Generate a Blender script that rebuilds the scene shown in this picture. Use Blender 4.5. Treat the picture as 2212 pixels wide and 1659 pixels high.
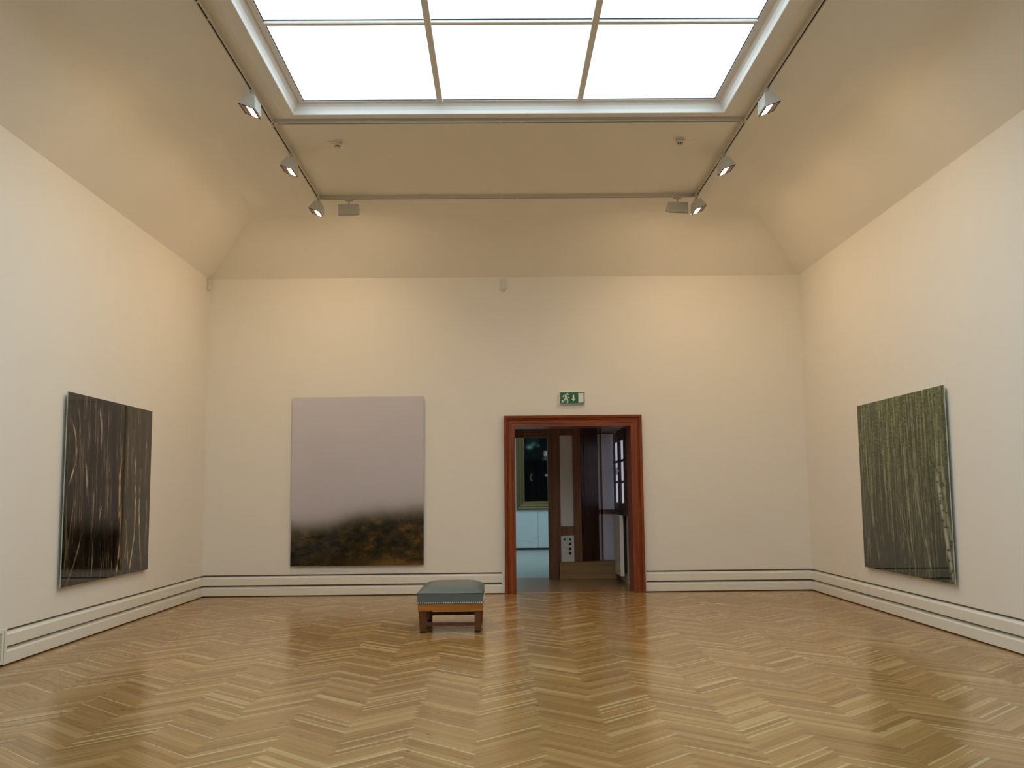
import bpy, bmesh, math, random
import numpy as np
from mathutils import Vector, Matrix

for o in list(bpy.data.objects):
    bpy.data.objects.remove(o, do_unlink=True)
scene = bpy.context.scene
COL = scene.collection

# ------------------------------------------------------------------ camera
F_PX, PITCH, ROLL, YAW = 2130.0, 0.1111, 0.0104, 0.0124
cam_data = bpy.data.cameras.new('camera')
cam = bpy.data.objects.new('camera', cam_data)
COL.objects.link(cam)
fwd = Vector((math.sin(YAW) * math.cos(PITCH), math.cos(YAW) * math.cos(PITCH), math.sin(PITCH)))
rgt = Vector((math.cos(YAW), -math.sin(YAW), 0))
upv = rgt.cross(fwd)
r2 = math.cos(ROLL) * rgt - math.sin(ROLL) * upv
u2 = math.sin(ROLL) * rgt + math.cos(ROLL) * upv
CAM = Vector((0, 0, 1.6))
cam.matrix_world = Matrix(((r2.x, u2.x, -fwd.x, CAM.x), (r2.y, u2.y, -fwd.y, CAM.y), (r2.z, u2.z, -fwd.z, CAM.z), (0, 0, 0, 1)))
cam_data.sensor_fit = 'HORIZONTAL'
cam_data.sensor_width = 36.0
cam_data.lens = F_PX / 2212.0 * 36.0
cam_data.clip_end = 200
scene.camera = cam

# ------------------------------------------------------------------ world, exposure
world = bpy.data.worlds.new('world')
scene.world = world
world.use_nodes = True
world.node_tree.nodes['Background'].inputs[0].default_value = (0.6, 0.75, 1.0, 1)
world.node_tree.nodes['Background'].inputs[1].default_value = 0.3
vs = scene.view_settings
vs.view_transform = 'Standard'
vs.look = 'None'
vs.gamma = 1.0
vs.use_curve_mapping = False
vs.exposure = 0.64

SKY_COL, SKY_STR = (0.74, 0.93, 1.04), 1.85        # backlit laylight glass
LAMP_COL, LAMP_STR = (1.0, 0.72, 0.42), 248.0     # lit lens of each track lamp
FAR_COL, FAR_STR = (0.72, 0.95, 1.0), 1.05        # unseen ceiling panel added to light the far room
PANE_COL, PANE_STR = (0.80, 0.80, 1.0), 0.28     # daylight in the vestibule window

# ------------------------------------------------------------------ room dimensions (m)
XL, XR, YB, YR = -4.824, 5.040, 16.205, -2.0
HW, HC = 5.21, 6.00
WT = 0.545                                        # thickness of the wall with the doorway
DX0, DX1, DZ = 0.239, 2.140, 2.695                # clear doorway

# ------------------------------------------------------------------ helpers
def s2l(c):
    c = np.asarray(c, dtype=float) / 255.0
    return np.where(c <= 0.04045, c / 12.92, ((c + 0.055) / 1.055) ** 2.4)

def lin(r, g, b):
    v = s2l((r, g, b))
    return (float(v[0]), float(v[1]), float(v[2]), 1.0)

def new_mat(name):
    m = bpy.data.materials.new(name)
    m.use_nodes = True
    nt = m.node_tree
    return m, nt, nt.nodes, nt.links, nt.nodes['Principled BSDF']

def plain(name, col, rough=0.5, metallic=0.0, coat=0.0, noise=0.0, nscale=20.0, bump=0.0, spec=0.5):
    m, nt, N, L, b = new_mat(name)
    b.inputs['Base Color'].default_value = col
    b.inputs['Roughness'].default_value = rough
    b.inputs['Metallic'].default_value = metallic
    b.inputs['Coat Weight'].default_value = coat
    b.inputs['Specular IOR Level'].default_value = spec
    if noise or bump:
        tc = N.new('ShaderNodeTexCoord')
        nz = N.new('ShaderNodeTexNoise')
        nz.inputs['Scale'].default_value = nscale
        nz.inputs['Detail'].default_value = 6
        L.new(tc.outputs['Object'], nz.inputs['Vector'])
        if noise:
            mx = N.new('ShaderNodeMix'); mx.data_type = 'RGBA'
            mx.inputs['A'].default_value = tuple(c * (1 - noise) for c in col[:3]) + (1,)
            mx.inputs['B'].default_value = tuple(min(1, c * (1 + noise)) for c in col[:3]) + (1,)
            L.new(nz.outputs['Fac'], mx.inputs['Factor'])
            L.new(mx.outputs['Result'], b.inputs['Base Color'])
        if bump:
            bp = N.new('ShaderNodeBump')
            bp.inputs['Strength'].default_value = bump
            bp.inputs['Distance'].default_value = 0.01
            L.new(nz.outputs['Fac'], bp.inputs['Height'])
            L.new(bp.outputs['Normal'], b.inputs['Normal'])
    return m

def emis(name, col, strength, base=(0.8, 0.8, 0.8, 1)):
    m, nt, N, L, b = new_mat(name)
    b.inputs['Base Color'].default_value = base
    b.inputs['Emission Color'].default_value = tuple(col) + (1,)
    b.inputs['Emission Strength'].default_value = strength
    b.inputs['Roughness'].default_value = 0.3
    return m

def wood(name, dark, light, axis='Z', scale=6.0, rough=0.38, knots=True):
    m, nt, N, L, b = new_mat(name)
    tc = N.new('ShaderNodeTexCoord')
    mp = N.new('ShaderNodeMapping')
    sc = {'X': (0.25, 4, 4), 'Y': (4, 0.25, 4), 'Z': (4, 4, 0.25)}[axis]
    mp.inputs['Scale'].default_value = sc
    L.new(tc.outputs['Object'], mp.inputs['Vector'])
    nz = N.new('ShaderNodeTexNoise'); nz.inputs['Scale'].default_value = scale; nz.inputs['Detail'].default_value = 8
    nz.inputs['Distortion'].default_value = 0.6
    L.new(mp.outputs['Vector'], nz.inputs['Vector'])
    cr = N.new('ShaderNodeValToRGB')
    cr.color_ramp.elements[0].position = 0.3; cr.color_ramp.elements[0].color = dark
    cr.color_ramp.elements[1].position = 0.72; cr.color_ramp.elements[1].color = light
    L.new(nz.outputs['Fac'], cr.inputs['Fac'])
    out = cr.outputs['Color']
    if knots:
        vo = N.new('ShaderNodeTexVoronoi'); vo.inputs['Scale'].default_value = 1.6
        mp2 = N.new('ShaderNodeMapping')
        mp2.inputs['Scale'].default_value = {'X': (0.8, 2, 2), 'Y': (2, 0.8, 2), 'Z': (2, 2, 0.8)}[axis]
        L.new(tc.outputs['Object'], mp2.inputs['Vector']); L.new(mp2.outputs['Vector'], vo.inputs['Vector'])
        mr = N.new('ShaderNodeMapRange'); mr.inputs['From Min'].default_value = 0.04; mr.inputs['From Max'].default_value = 0.11
        L.new(vo.outputs['Distance'], mr.inputs['Value'])
        mx = N.new('ShaderNodeMix'); mx.data_type = 'RGBA'
        mx.inputs['A'].default_value = tuple(c * 0.3 for c in dark[:3]) + (1,)
        L.new(mr.outputs['Result'], mx.inputs['Factor']); L.new(out, mx.inputs['B'])
        out = mx.outputs['Result']
    L.new(out, b.inputs['Base Color'])
    b.inputs['Roughness'].default_value = rough
    bp = N.new('ShaderNodeBump'); bp.inputs['Strength'].default_value = 0.08
    L.new(nz.outputs['Fac'], bp.inputs['Height']); L.new(bp.outputs['Normal'], b.inputs['Normal'])
    return m

class MB:
    """collects polygons in world coordinates; build() links them as one mesh object"""
    def __init__(self):
        self.v = []; self.f = []; self.smooth = []
    def poly(self, pts, smooth=False):
        n = len(self.v)
        self.v += [tuple(p) for p in pts]
        self.f.append(tuple(range(n, n + len(pts)))); self.smooth.append(smooth)
    def mesh(self, vs, fs, smooth=False):
        n = len(self.v)
        self.v += [tuple(p) for p in vs]
        self.f += [tuple(i + n for i in q) for q in fs]
        self.smooth += [smooth] * len(fs)
        return self
    def box(self, a, b, bev=0.0):
        bm = bmesh.new()
        bmesh.ops.create_cube(bm, size=1.0)
        for v in bm.verts:
            v.co = Vector([(a[i] + b[i]) / 2 + v.co[i] * (b[i] - a[i]) for i in range(3)])
        if bev:
            bmesh.ops.bevel(bm, geom=list(bm.edges), offset=bev, segments=2, affect='EDGES', profile=0.5)
        self._take(bm)
        return self
    def _take(self, bm, smooth=False, mat=None):
        bm.verts.index_update()
        vs = [(mat @ v.co if mat else v.co) for v in bm.verts]
        self.mesh([tuple(v) for v in vs], [[v.index for v in f.verts] for f in bm.faces], smooth)
        bm.free()
    def cyl(self, c, r, h, axis='Z', seg=20, r2=None, smooth=True):
        """cylinder or cone frustum whose base centre is c, running h along +axis"""
        r2 = r if r2 is None else r2
        ax = {'X': (Vector((0, 1, 0)), Vector((0, 0, 1)), Vector((1, 0, 0))),
              'Y': (Vector((0, 0, 1)), Vector((1, 0, 0)), Vector((0, 1, 0))),
              'Z': (Vector((1, 0, 0)), Vector((0, 1, 0)), Vector((0, 0, 1)))}[axis]
        c = Vector(c)
        A = [c + (ax[0] * math.cos(2 * math.pi * k / seg) + ax[1] * math.sin(2 * math.pi * k / seg)) * r for k in range(seg)]
        B = [c + ax[2] * h + (ax[0] * math.cos(2 * math.pi * k / seg) + ax[1] * math.sin(2 * math.pi * k / seg)) * r2 for k in range(seg)]
        n = len(self.v)
        self.v += [tuple(p) for p in A + B]
        for k in range(seg):
            self.f.append((n + k, n + (k + 1) % seg, n + seg + (k + 1) % seg, n + seg + k)); self.smooth.append(smooth)
        self.f.append(tuple(n + k for k in reversed(range(seg)))); self.smooth.append(False)
        self.f.append(tuple(n + seg + k for k in range(seg))); self.smooth.append(False)
        return self
    def prism(self, prof, fn0, fn1):
        """closed profile swept from fn0(p) to fn1(p)"""
        n = len(prof)
        A = [fn0(p) for p in prof]; B = [fn1(p) for p in prof]
        self.mesh(A + B, [(i, (i + 1) % n, n + (i + 1) % n, n + i) for i in range(n)] + [tuple(reversed(range(n))), tuple(range(n, 2 * n))])
        return self
    def build(self, name, mat, parent=None, origin=None):
        me = bpy.data.meshes.new(name)
        off = Vector((0, 0, 0))
        if origin is not None: off = Vector(origin)
        po = Vector((0, 0, 0))
        if parent is not None:
            q = parent
            while q is not None:
                po = po + q.location; q = q.parent
        tot = off if parent is None else po
        me.from_pydata([(x - tot.x, y - tot.y, z - tot.z) for x, y, z in self.v], [], self.f)
        bm = bmesh.new(); bm.from_mesh(me)
        bmesh.ops.recalc_face_normals(bm, faces=list(bm.faces))
        bm.to_mesh(me); bm.free()
        me.polygons.foreach_set('use_smooth', self.smooth)
        me.materials.append(mat)
        me.update()
        o = bpy.data.objects.new(name, me)
        COL.objects.link(o)
        if parent is None: o.location = off
        else: o.parent = parent
        return o

def empty(name, loc, rz=0.0):
    o = bpy.data.objects.new(name, None)
    COL.objects.link(o)
    o.location = loc; o.rotation_euler = (0, 0, rz)
    o.empty_display_size = 0.1
    return o

def tag(o, label, cat, group=None):
    o['label'] = label; o['category'] = cat
    if group: o['group'] = group
    return o

def struct(o):
    o['kind'] = 'structure'
    return o

def copy_tree(o, parent=None):
    c = o.copy(); COL.objects.link(c); c.parent = parent
    for ch in list(o.children): copy_tree(ch, c)
    return c

# ------------------------------------------------------------------ materials
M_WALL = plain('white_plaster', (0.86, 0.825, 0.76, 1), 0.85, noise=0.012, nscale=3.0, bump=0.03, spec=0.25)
M_CEIL = plain('ceiling_plaster', (0.90, 0.865, 0.79, 1), 0.9, noise=0.012, nscale=2.0, spec=0.2)
M_BASE = plain('white_gloss_paint', (0.87, 0.84, 0.76, 1), 0.32, spec=0.5)
M_RECESS = plain('recess_grey', (0.30, 0.26, 0.22, 1), 0.8)
M_DARK = plain('dark_gap', (0.02, 0.018, 0.016, 1), 0.8)
M_FRAMEPAINT = plain('skylight_frame_paint', (0.84, 0.82, 0.78, 1), 0.45)
M_BLACK = plain('black_seal', (0.012, 0.012, 0.014, 1), 0.6)
M_GLASS = emis('backlit_glass', SKY_COL, SKY_STR)
M_FARFILL = emis('far_fill_glow', FAR_COL, FAR_STR)
M_LENS = emis('lamp_lens', LAMP_COL, LAMP_STR)
M_RAIL = plain('white_track', (0.66, 0.62, 0.54, 1), 0.5)
M_HEAD = plain('light_grey_lamp_enamel', (0.62, 0.61, 0.57, 1), 0.42)
M_CHERRY = wood('red_brown_door_wood', lin(106, 44, 16), lin(154, 76, 33), 'Z', 5.0, 0.36)
M_CHERRYX = wood('red_brown_lintel_wood', lin(106, 44, 16), lin(154, 76, 33), 'X', 5.0, 0.36)
M_BROWN = wood('brown_partition_wood', lin(104, 62, 34), lin(140, 90, 52), 'Z', 5.0, 0.45)
M_DBROWN = wood('dark_brown_leaf_wood', lin(52, 30, 22), lin(78, 46, 34), 'Z', 5.0, 0.4)
M_BENCHW = wood('bench_frame_wood', lin(150, 92, 30), lin(190, 124, 48), 'X', 6.0, 0.4, False)
M_BENCHL = wood('bench_leg_wood', lin(88, 50, 24), lin(122, 72, 36), 'Z', 6.0, 0.4, False)
M_LEATHER = plain('blue_grey_leather', lin(96, 106, 104), 0.42, noise=0.06, nscale=30, bump=0.04)
M_NAIL = plain('steel_nail', (0.86, 0.87, 0.85, 1), 0.3, metallic=0.5)
M_RUBBER = plain('black_rubber', (0.015, 0.015, 0.015, 1), 0.7)
M_WHITEPL = plain('white_plastic', (0.74, 0.71, 0.65, 1), 0.4)
M_STEP = wood('tan_step_wood', lin(144, 110, 66), lin(168, 132, 82), 'X', 4.0, 0.5, False)
M_GREYFLOOR = plain('pale_stone_floor', (0.42, 0.46, 0.44, 1), 0.25, noise=0.10, nscale=1.2)
M_VESTFLOOR = plain('vestibule_lino', lin(150, 116, 76), 0.25, noise=0.05, nscale=3)
M_FARWALL = plain('far_wall_paint', (0.74, 0.80, 0.82, 1), 0.7)
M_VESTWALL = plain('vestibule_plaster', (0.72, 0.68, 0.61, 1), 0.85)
M_LILAC = plain('lilac_white_panel', (0.72, 0.70, 0.78, 1), 0.6)
M_PALEPANEL = plain('pale_panel', (0.74, 0.70, 0.62, 1), 0.6)
M_PANE = emis('window_pane', PANE_COL, PANE_STR)
M_ALU = plain('aluminium_edge', (0.62, 0.66, 0.62, 1), 0.35, metallic=0.3)
M_ACRYLIC = plain('acrylic_edge', (0.45, 0.58, 0.48, 1), 0.15)
M_GREEN = plain('exit_green', lin(16, 104, 62), 0.4)
M_SIGNWHITE = plain('exit_white', (0.82, 0.86, 0.80, 1), 0.4)
M_REDMARK = plain('red_mark', lin(170, 96, 80), 0.7)
M_GOLD = plain('tarnished_gold', lin(118, 100, 62), 0.45, metallic=0.4, noise=0.3, nscale=25, bump=0.3)
M_STEEL = plain('steel', (0.72, 0.72, 0.70, 1), 0.3, metallic=0.8)

# parquet: tone comes from the plank (face attribute on the joined field, custom property on single planks)
def parquet_mat():
    m, nt, N, L, b = new_mat('oak_parquet')
    a1 = N.new('ShaderNodeAttribute'); a1.attribute_type = 'GEOMETRY'; a1.attribute_name = 'tone'
    a2 = N.new('ShaderNodeAttribute'); a2.attribute_type = 'OBJECT'; a2.attribute_name = 'tone'
    ad = N.new('ShaderNodeMath'); ad.operation = 'ADD'
    L.new(a1.outputs['Fac'], ad.inputs[0]); L.new(a2.outputs['Fac'], ad.inputs[1])
    tone = ad.outputs[0]
    wn = N.new('ShaderNodeTexWhiteNoise'); wn.noise_dimensions = '1D'
    L.new(tone, wn.inputs['W'])
    sep = N.new('ShaderNodeSeparateColor'); L.new(wn.outputs['Color'], sep.inputs[0])
    uv = N.new('ShaderNodeUVMap'); uv.uv_map = 'plank'
    sh = N.new('ShaderNodeVectorMath'); sh.operation = 'MULTIPLY_ADD'
    cmb = N.new('ShaderNodeCombineXYZ')
    for i in range(3): L.new(tone, cmb.inputs[i])
    sh.inputs[1].default_value = (170, 913, 377)
    L.new(cmb.outputs[0], sh.inputs[0]); L.new(uv.outputs[0], sh.inputs[2])
    # grain
    mp = N.new('ShaderNodeMapping'); mp.inputs['Scale'].default_value = (2.2, 46, 1)
    L.new(sh.outputs[0], mp.inputs['Vector'])
    nz = N.new('ShaderNodeTexNoise'); nz.inputs['Scale'].default_value = 1.0; nz.inputs['Detail'].default_value = 6; nz.inputs['Distortion'].default_value = 0.8
    L.new(mp.outputs[0], nz.inputs['Vector'])
    # plank base tone
    cr = N.new('ShaderNodeValToRGB')
    e = cr.color_ramp.elements
    e[0].position = 0.0; e[0].color = lin(150, 112, 60)
    e[1].position = 1.0; e[1].color = lin(196, 164, 108)
    for pos, c in ((0.25, (160, 122, 68)), (0.6, (168, 130, 74)), (0.9, (178, 140, 84))):
        q = e.new(pos); q.color = lin(*c)
    L.new(sep.outputs[0], cr.inputs['Fac'])
    mr = N.new('ShaderNodeMapRange'); mr.inputs['From Min'].default_value = 0.3; mr.inputs['From Max'].default_value = 0.7
    mr.inputs['To Min'].default_value = 0.86; mr.inputs['To Max'].default_value = 1.10
    L.new(nz.outputs['Fac'], mr.inputs['Value'])
    mul = N.new('ShaderNodeVectorMath'); mul.operation = 'SCALE'
    L.new(cr.outputs['Color'], mul.inputs[0]); L.new(mr.outputs[0], mul.inputs['Scale'])
    # pale sapwood along one edge of some planks
    su = N.new('ShaderNodeSeparateXYZ'); L.new(uv.outputs[0], su.inputs[0])
    lo = N.new('ShaderNodeMath'); lo.operation = 'MULTIPLY_ADD'      # sapwood width from green channel
    lo.inputs[1].default_value = 0.11; lo.inputs[2].default_value = -0.091
    L.new(sep.outputs[1], lo.inputs[0])
    wob = N.new('ShaderNodeMath'); wob.operation = 'MULTIPLY_ADD'; wob.inputs[1].default_value = 0.02; 
    mpw = N.new('ShaderNodeMapping'); mpw.inputs['Scale'].default_value = (3, 3, 1)
    L.new(sh.outputs[0], mpw.inputs[0])
    nw = N.new('ShaderNodeTexNoise'); nw.inputs['Scale'].default_value = 1.0; L.new(mpw.outputs[0], nw.inputs['Vector'])
    L.new(nw.outputs['Fac'], wob.inputs[0]); L.new(lo.outputs[0], wob.inputs[2])
    lt = N.new('ShaderNodeMath'); lt.operation = 'LESS_THAN'
    L.new(su.outputs[1], lt.inputs[0]); L.new(wob.outputs[0], lt.inputs[1])
    fac = N.new('ShaderNodeMath'); fac.operation = 'MULTIPLY'; fac.inputs[1].default_value = 0.55
    L.new(lt.outputs[0], fac.inputs[0])
    mx = N.new('ShaderNodeMix'); mx.data_type = 'RGBA'
    mx.inputs['B'].default_value = lin(226, 204, 154)
    L.new(fac.outputs[0], mx.inputs['Factor']); L.new(mul.outputs[0], mx.inputs['A'])
    # knots and dark flecks
    mp3 = N.new('ShaderNodeMapping'); mp3.inputs['Scale'].default_value = (3.2, 8.5, 1)
    L.new(sh.outputs[0], mp3.inputs['Vector'])
    vo = N.new('ShaderNodeTexVoronoi'); vo.inputs['Scale'].default_value = 1.0
    L.new(mp3.outputs[0], vo.inputs['Vector'])
    mk = N.new('ShaderNodeMapRange'); mk.inputs['From Min'].default_value = 0.03; mk.inputs['From Max'].default_value = 0.16
    L.new(vo.outputs['Distance'], mk.inputs['Value'])
    gk = N.new('ShaderNodeMath'); gk.operation = 'GREATER_THAN'; gk.inputs[1].default_value = 0.72
    L.new(sep.outputs[2], gk.inputs[0])
    ik = N.new('ShaderNodeMath'); ik.operation = 'SUBTRACT'; ik.inputs[0].default_value = 1.0; L.new(mk.outputs[0], ik.inputs[1])
    fk = N.new('ShaderNodeMath'); fk.operation = 'MULTIPLY'; L.new(ik.outputs[0], fk.inputs[0]); L.new(gk.outputs[0], fk.inputs[1])
    fk2 = N.new('ShaderNodeMath'); fk2.operation = 'MULTIPLY'; fk2.inputs[1].default_value = 0.7; L.new(fk.outputs[0], fk2.inputs[0])
    mk2 = N.new('ShaderNodeMix'); mk2.data_type = 'RGBA'; mk2.inputs['B'].default_value = lin(84, 52, 26)
    L.new(fk2.outputs[0], mk2.inputs['Factor']); L.new(mx.outputs['Result'], mk2.inputs['A'])
    L.new(mk2.outputs['Result'], b.inputs['Base Color'])
    rr = N.new('ShaderNodeMapRange'); rr.inputs['To Min'].default_value = 0.15; rr.inputs['To Max'].default_value = 0.25
    L.new(nz.outputs['Fac'], rr.inputs['Value']); L.new(rr.outputs[0], b.inputs['Roughness'])
    b.inputs['Specular IOR Level'].default_value = 0.62
    return m
M_OAK = parquet_mat()
M_OAKBASE = plain('oak_joint', lin(96, 62, 26), 0.8, spec=0.1)

# ------------------------------------------------------------------ floor: herringbone oak
rng = random.Random(7)
floor = MB().box((XL - 0.3, YR - 0.2, -0.12), (XR + 0.3, YB + 0.02, -0.004)).build('floor', M_OAKBASE)
struct(floor)
PL, PW, PT = 0.625, 0.0695, 0.004
FX0, FX1, FY0, FY1 = XL + 0.095, XR - 0.095, YR, YB - 0.10
X0 = -0.165
c45 = math.sqrt(0.5)
def clip(poly, ax, lim, keep_less):
    out = []
    for i in range(len(poly)):
        p, q = poly[i], poly[(i + 1) % len(poly)]
        ip = (p[ax] <= lim) if keep_less else (p[ax] >= lim)
        iq = (q[ax] <= lim) if keep_less else (q[ax] >= lim)
        if ip: out.append(p)
        if ip != iq:
            t = (lim - p[ax]) / (q[ax] - p[ax])
            out.append(tuple(p[k] + t * (q[k] - p[k]) for k in range(len(p))))
    return out
GAP = 0.0004
planks = []
for i in range(-60, 330):
    for j in range(-16, 17):
        for kind in (0, 1):
            if kind == 0: a0, b0, a1, b1 = 0, 0, PL, PW
            else: a0, b0, a1, b1 = 0, PW, PW, PW + PL
            oa, ob = i * PW + j * PL, i * PW - j * PL
            cs = []
            for (a, b_, uu, vv) in ((a0 + GAP, b0 + GAP, 0, 0), (a1 - GAP, b0 + GAP, 1, 0), (a1 - GAP, b1 - GAP, 1, 1), (a0 + GAP, b1 - GAP, 0, 1)):
                if kind == 0: u, v = uu * PL, vv * PW
                else: u, v = vv * PL, uu * PW
                A, B = a + oa, b_ + ob
                cs.append(((A - B) * c45 + X0, (A + B) * c45 - 3.2, u, v))
            mx_, my_ = sum(c[0] for c in cs) / 4, sum(c[1] for c in cs) / 4
            if not (FX0 - 0.4 < mx_ < FX1 + 0.4 and FY0 - 0.4 < my_ < FY1 + 0.4): continue
            q = cs
            for ax, lim, kl in ((0, FX0, False), (0, FX1, True), (1, FY0, False), (1, FY1, True)):
                q = clip(q, ax, lim, kl)
                if len(q) < 3: break
            if len(q) < 3: continue
            planks.append((mx_, my_, kind, q, len(q) == 4 and all(abs(q[k][0] - cs[k][0]) < 1e-9 and abs(q[k][1] - cs[k][1]) < 1e-9 for k in range(4))))
Rinv = cam.matrix_world.to_3x3().transposed()
def project(p):
    d = Rinv @ (Vector(p) - CAM)
    if d.z > -0.1: return None
    return (1106 + F_PX * d.x / -d.z, 829.5 - F_PX * d.y / -d.z)
def on_screen(p):
    s = project((p[0], p[1], 0))
    return s is not None and 0 < s[0] < 2212 and 0 < s[1] < 1659
cand = sorted([k for k, p in enumerate(planks) if p[4] and p[1] > 1 and on_screen(p)], key=lambda k: planks[k][1] ** 2 + planks[k][0] ** 2)
single = set(cand[:300])
# the shared mesh of a single plank (long axis X, centred)
def plank_mesh():
    e = 0.0009
    hx, hy = PL / 2 - GAP, PW / 2 - GAP
    vs_ = [(sx * (hx - e), sy * (hy - e), 0) for sx, sy in ((-1, -1), (1, -1), (1, 1), (-1, 1))]
    vs_ += [(sx * hx, sy * hy, -e) for sx, sy in ((-1, -1), (1, -1), (1, 1), (-1, 1))]
    vs_ += [(sx * hx, sy * hy, -PT) for sx, sy in ((-1, -1), (1, -1), (1, 1), (-1, 1))]
    fs_ = [(0, 1, 2, 3)] + [(4 + k, 4 + (k + 1) % 4, (k + 1) % 4, k) for k in range(4)] + [(8 + k, 8 + (k + 1) % 4, 4 + (k + 1) % 4, 4 + k) for k in range(4)]
    me = bpy.data.meshes.new('plank'); me.from_pydata(vs_, [], fs_)
    uvl = me.uv_layers.new(name='plank')
    for lp in me.loops:
        c = me.vertices[lp.vertex_index].co
        uvl.data[lp.index].uv = (c.x + PL / 2, c.y + PW / 2)
    me.materials.append(M_OAK)
    return me
pm = plank_mesh()
fv, ff, fuv, ftone = [], [], [], []
for k, (mx_, my_, kind, q, full) in enumerate(planks):
    tone = rng.random()
    tx, ty = rng.gauss(0, 0.00025), rng.gauss(0, 0.00025)
    if k in single:
        o = bpy.data.objects.new('plank', pm); COL.objects.link(o); o.parent = floor
        o.location = (mx_, my_, 0)
        o.rotation_euler = (tx, ty, math.pi / 4 if kind == 0 else -math.pi / 4 + math.pi)
        o['tone'] = tone
    else:
        n = len(fv)
        m_ = len(q)
        top = [(x, y, (x - mx_) * ty + (y - my_) * tx) for x, y, u, v in q]
        fv += top + [(x, y, -PT) for x, y, u, v in q]
        uvs = [(u, v) for x, y, u, v in q]
        ff.append(tuple(range(n, n + m_))); fuv += uvs; ftone.append(tone)
        for a in range(m_):
            b_ = (a + 1) % m_
            ff.append((n + m_ + a, n + m_ + b_, n + b_, n + a)); fuv += [uvs[a], uvs[b_], uvs[b_], uvs[a]]; ftone.append(tone)
me = bpy.data.meshes.new('plank_field'); me.from_pydata(fv, [], ff)
bm = bmesh.new(); bm.from_mesh(me)
uvl = me.uv_layers.new(name='plank'); uvl.data.foreach_set('uv', [c for uv in fuv for c in uv])
at = me.attributes.new('tone', 'FLOAT', 'FACE'); at.data.foreach_set('value', ftone)
bm.free()
me.materials.append(M_OAK)
o = bpy.data.objects.new('plank_field', me); COL.objects.link(o); o.parent = floor; o['kind'] = 'stuff'
# plain border boards along the walls
def border_board(a, b, along):
    mb = MB().box(a, b)
    o = mb.build('border_board', M_OAK, floor)
    uvl = o.data.uv_layers.new(name='plank')
    for lp in o.data.loops:
        c = o.data.vertices[lp.vertex_index].co
        uvl.data[lp.index].uv = (c.y if along == 'Y' else c.x, 0.065)
    o['tone'] = rng.uniform(0.05, 0.3) * 0 + rng.choice((0.137, 0.522, 0.911))
seg = np.linspace(YR, YB - 0.1, 9)
for k in range(8):
    border_board((XL - 0.03, seg[k] + .001, -PT), (FX0 - 0.001, seg[k + 1] - .001, 0.0), 'Y')
    border_board((FX1 + 0.001, seg[k] + .001, -PT), (XR + 0.03, seg[k + 1] - .001, 0.0), 'Y')
seg = np.linspace(FX0, FX1, 6)
for k in range(5):
    border_board((seg[k] + .001, FY1 + 0.001, -PT), (seg[k + 1] - .001, YB + 0.015, 0.0), 'X')

# ------------------------------------------------------------------ walls
ZB = 0.343
w = MB().box((XL - 0.3, YR - 0.3, ZB), (XL, YB + 0.001, HW + 0.01)); w.box((XL - 0.3, YR - 0.3, -0.1), (XL - 0.05, YB + 0.001, ZB))
struct(w.build('wall_left', M_WALL))
w = MB().box((XR, YR - 0.3, ZB), (XR + 0.3, YB + 0.001, HW + 0.01)); w.box((XR + 0.05, YR - 0.3, -0.1), (XR + 0.3, YB + 0.001, ZB))
struct(w.build('wall_right', M_WALL))
w = MB().box((XL - 0.3, YR - 0.3, -0.1), (XR + 0.3, YR, HW + 0.01))
struct(w.build('wall_rear', M_WALL))
w = MB()
ox0, ox1, oz = DX0 - 0.03, DX1 + 0.03, DZ + 0.03
def wall_back():
    mb = MB()
    mb.box((XL - 0.3, YB, ZB), (ox0, YB + WT, HW + 0.01))
    mb.box((ox1, YB, ZB), (XR + 0.3, YB + WT, HW + 0.01))
    mb.box((ox0, YB, oz), (ox1, YB + WT, HW + 0.01))
    mb.box((XL - 0.3, YB + 0.05, -0.1), (ox0, YB + WT, ZB))
    mb.box((ox1, YB + 0.05, -0.1), (XR + 0.3, YB + WT, ZB))
    return mb
struct(wall_back().build('wall_back', M_WALL))

# ------------------------------------------------------------------ ceiling with cove and laylight opening
SX0, SX1, SY1 = -2.354, 2.631, 11.00              # edge of the opening
SY0 = SY1 - 0.22 - 4 * 1.882
CWID = 0.84                                        # sloping margin, eased into the flat ceiling
prof = [(0.0, HW)]
RA = 0.55                                          # easing radius at the upper crease
sl = math.atan2(HC - HW, CWID)
tl = RA * math.tan(sl / 2)
for k in range(9):
    a = sl * (1 - k / 8)
    prof.append((CWID + tl - RA * math.sin(a), HC - RA * (1 - math.cos(a))))
NS = len(prof) - 1
cm = MB()
def ring(t, z): return [(XL + t, YR + t, z), (XR - t, YR + t, z), (XR - t, YB - t, z), (XL + t, YB - t, z)]
for s in range(4):
    vs_, fs_ = [], []
    for (t, z) in prof:
        rr_ = ring(t, z); vs_ += [rr_[s], rr_[(s + 1) % 4]]
    for k in range(NS): fs_.append((2 * k, 2 * k + 1, 2 * k + 3, 2 * k + 2))
    cm.mesh(vs_, fs_, True)
inner = ring(prof[-1][0], HC)
hole = [(SX0, SY0, HC), (SX1, SY0, HC), (SX1, SY1, HC), (SX0, SY1, HC)]
for s in range(4):
    cm.poly([inner[s], inner[(s + 1) % 4], hole[(s + 1) % 4], hole[s]])
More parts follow.
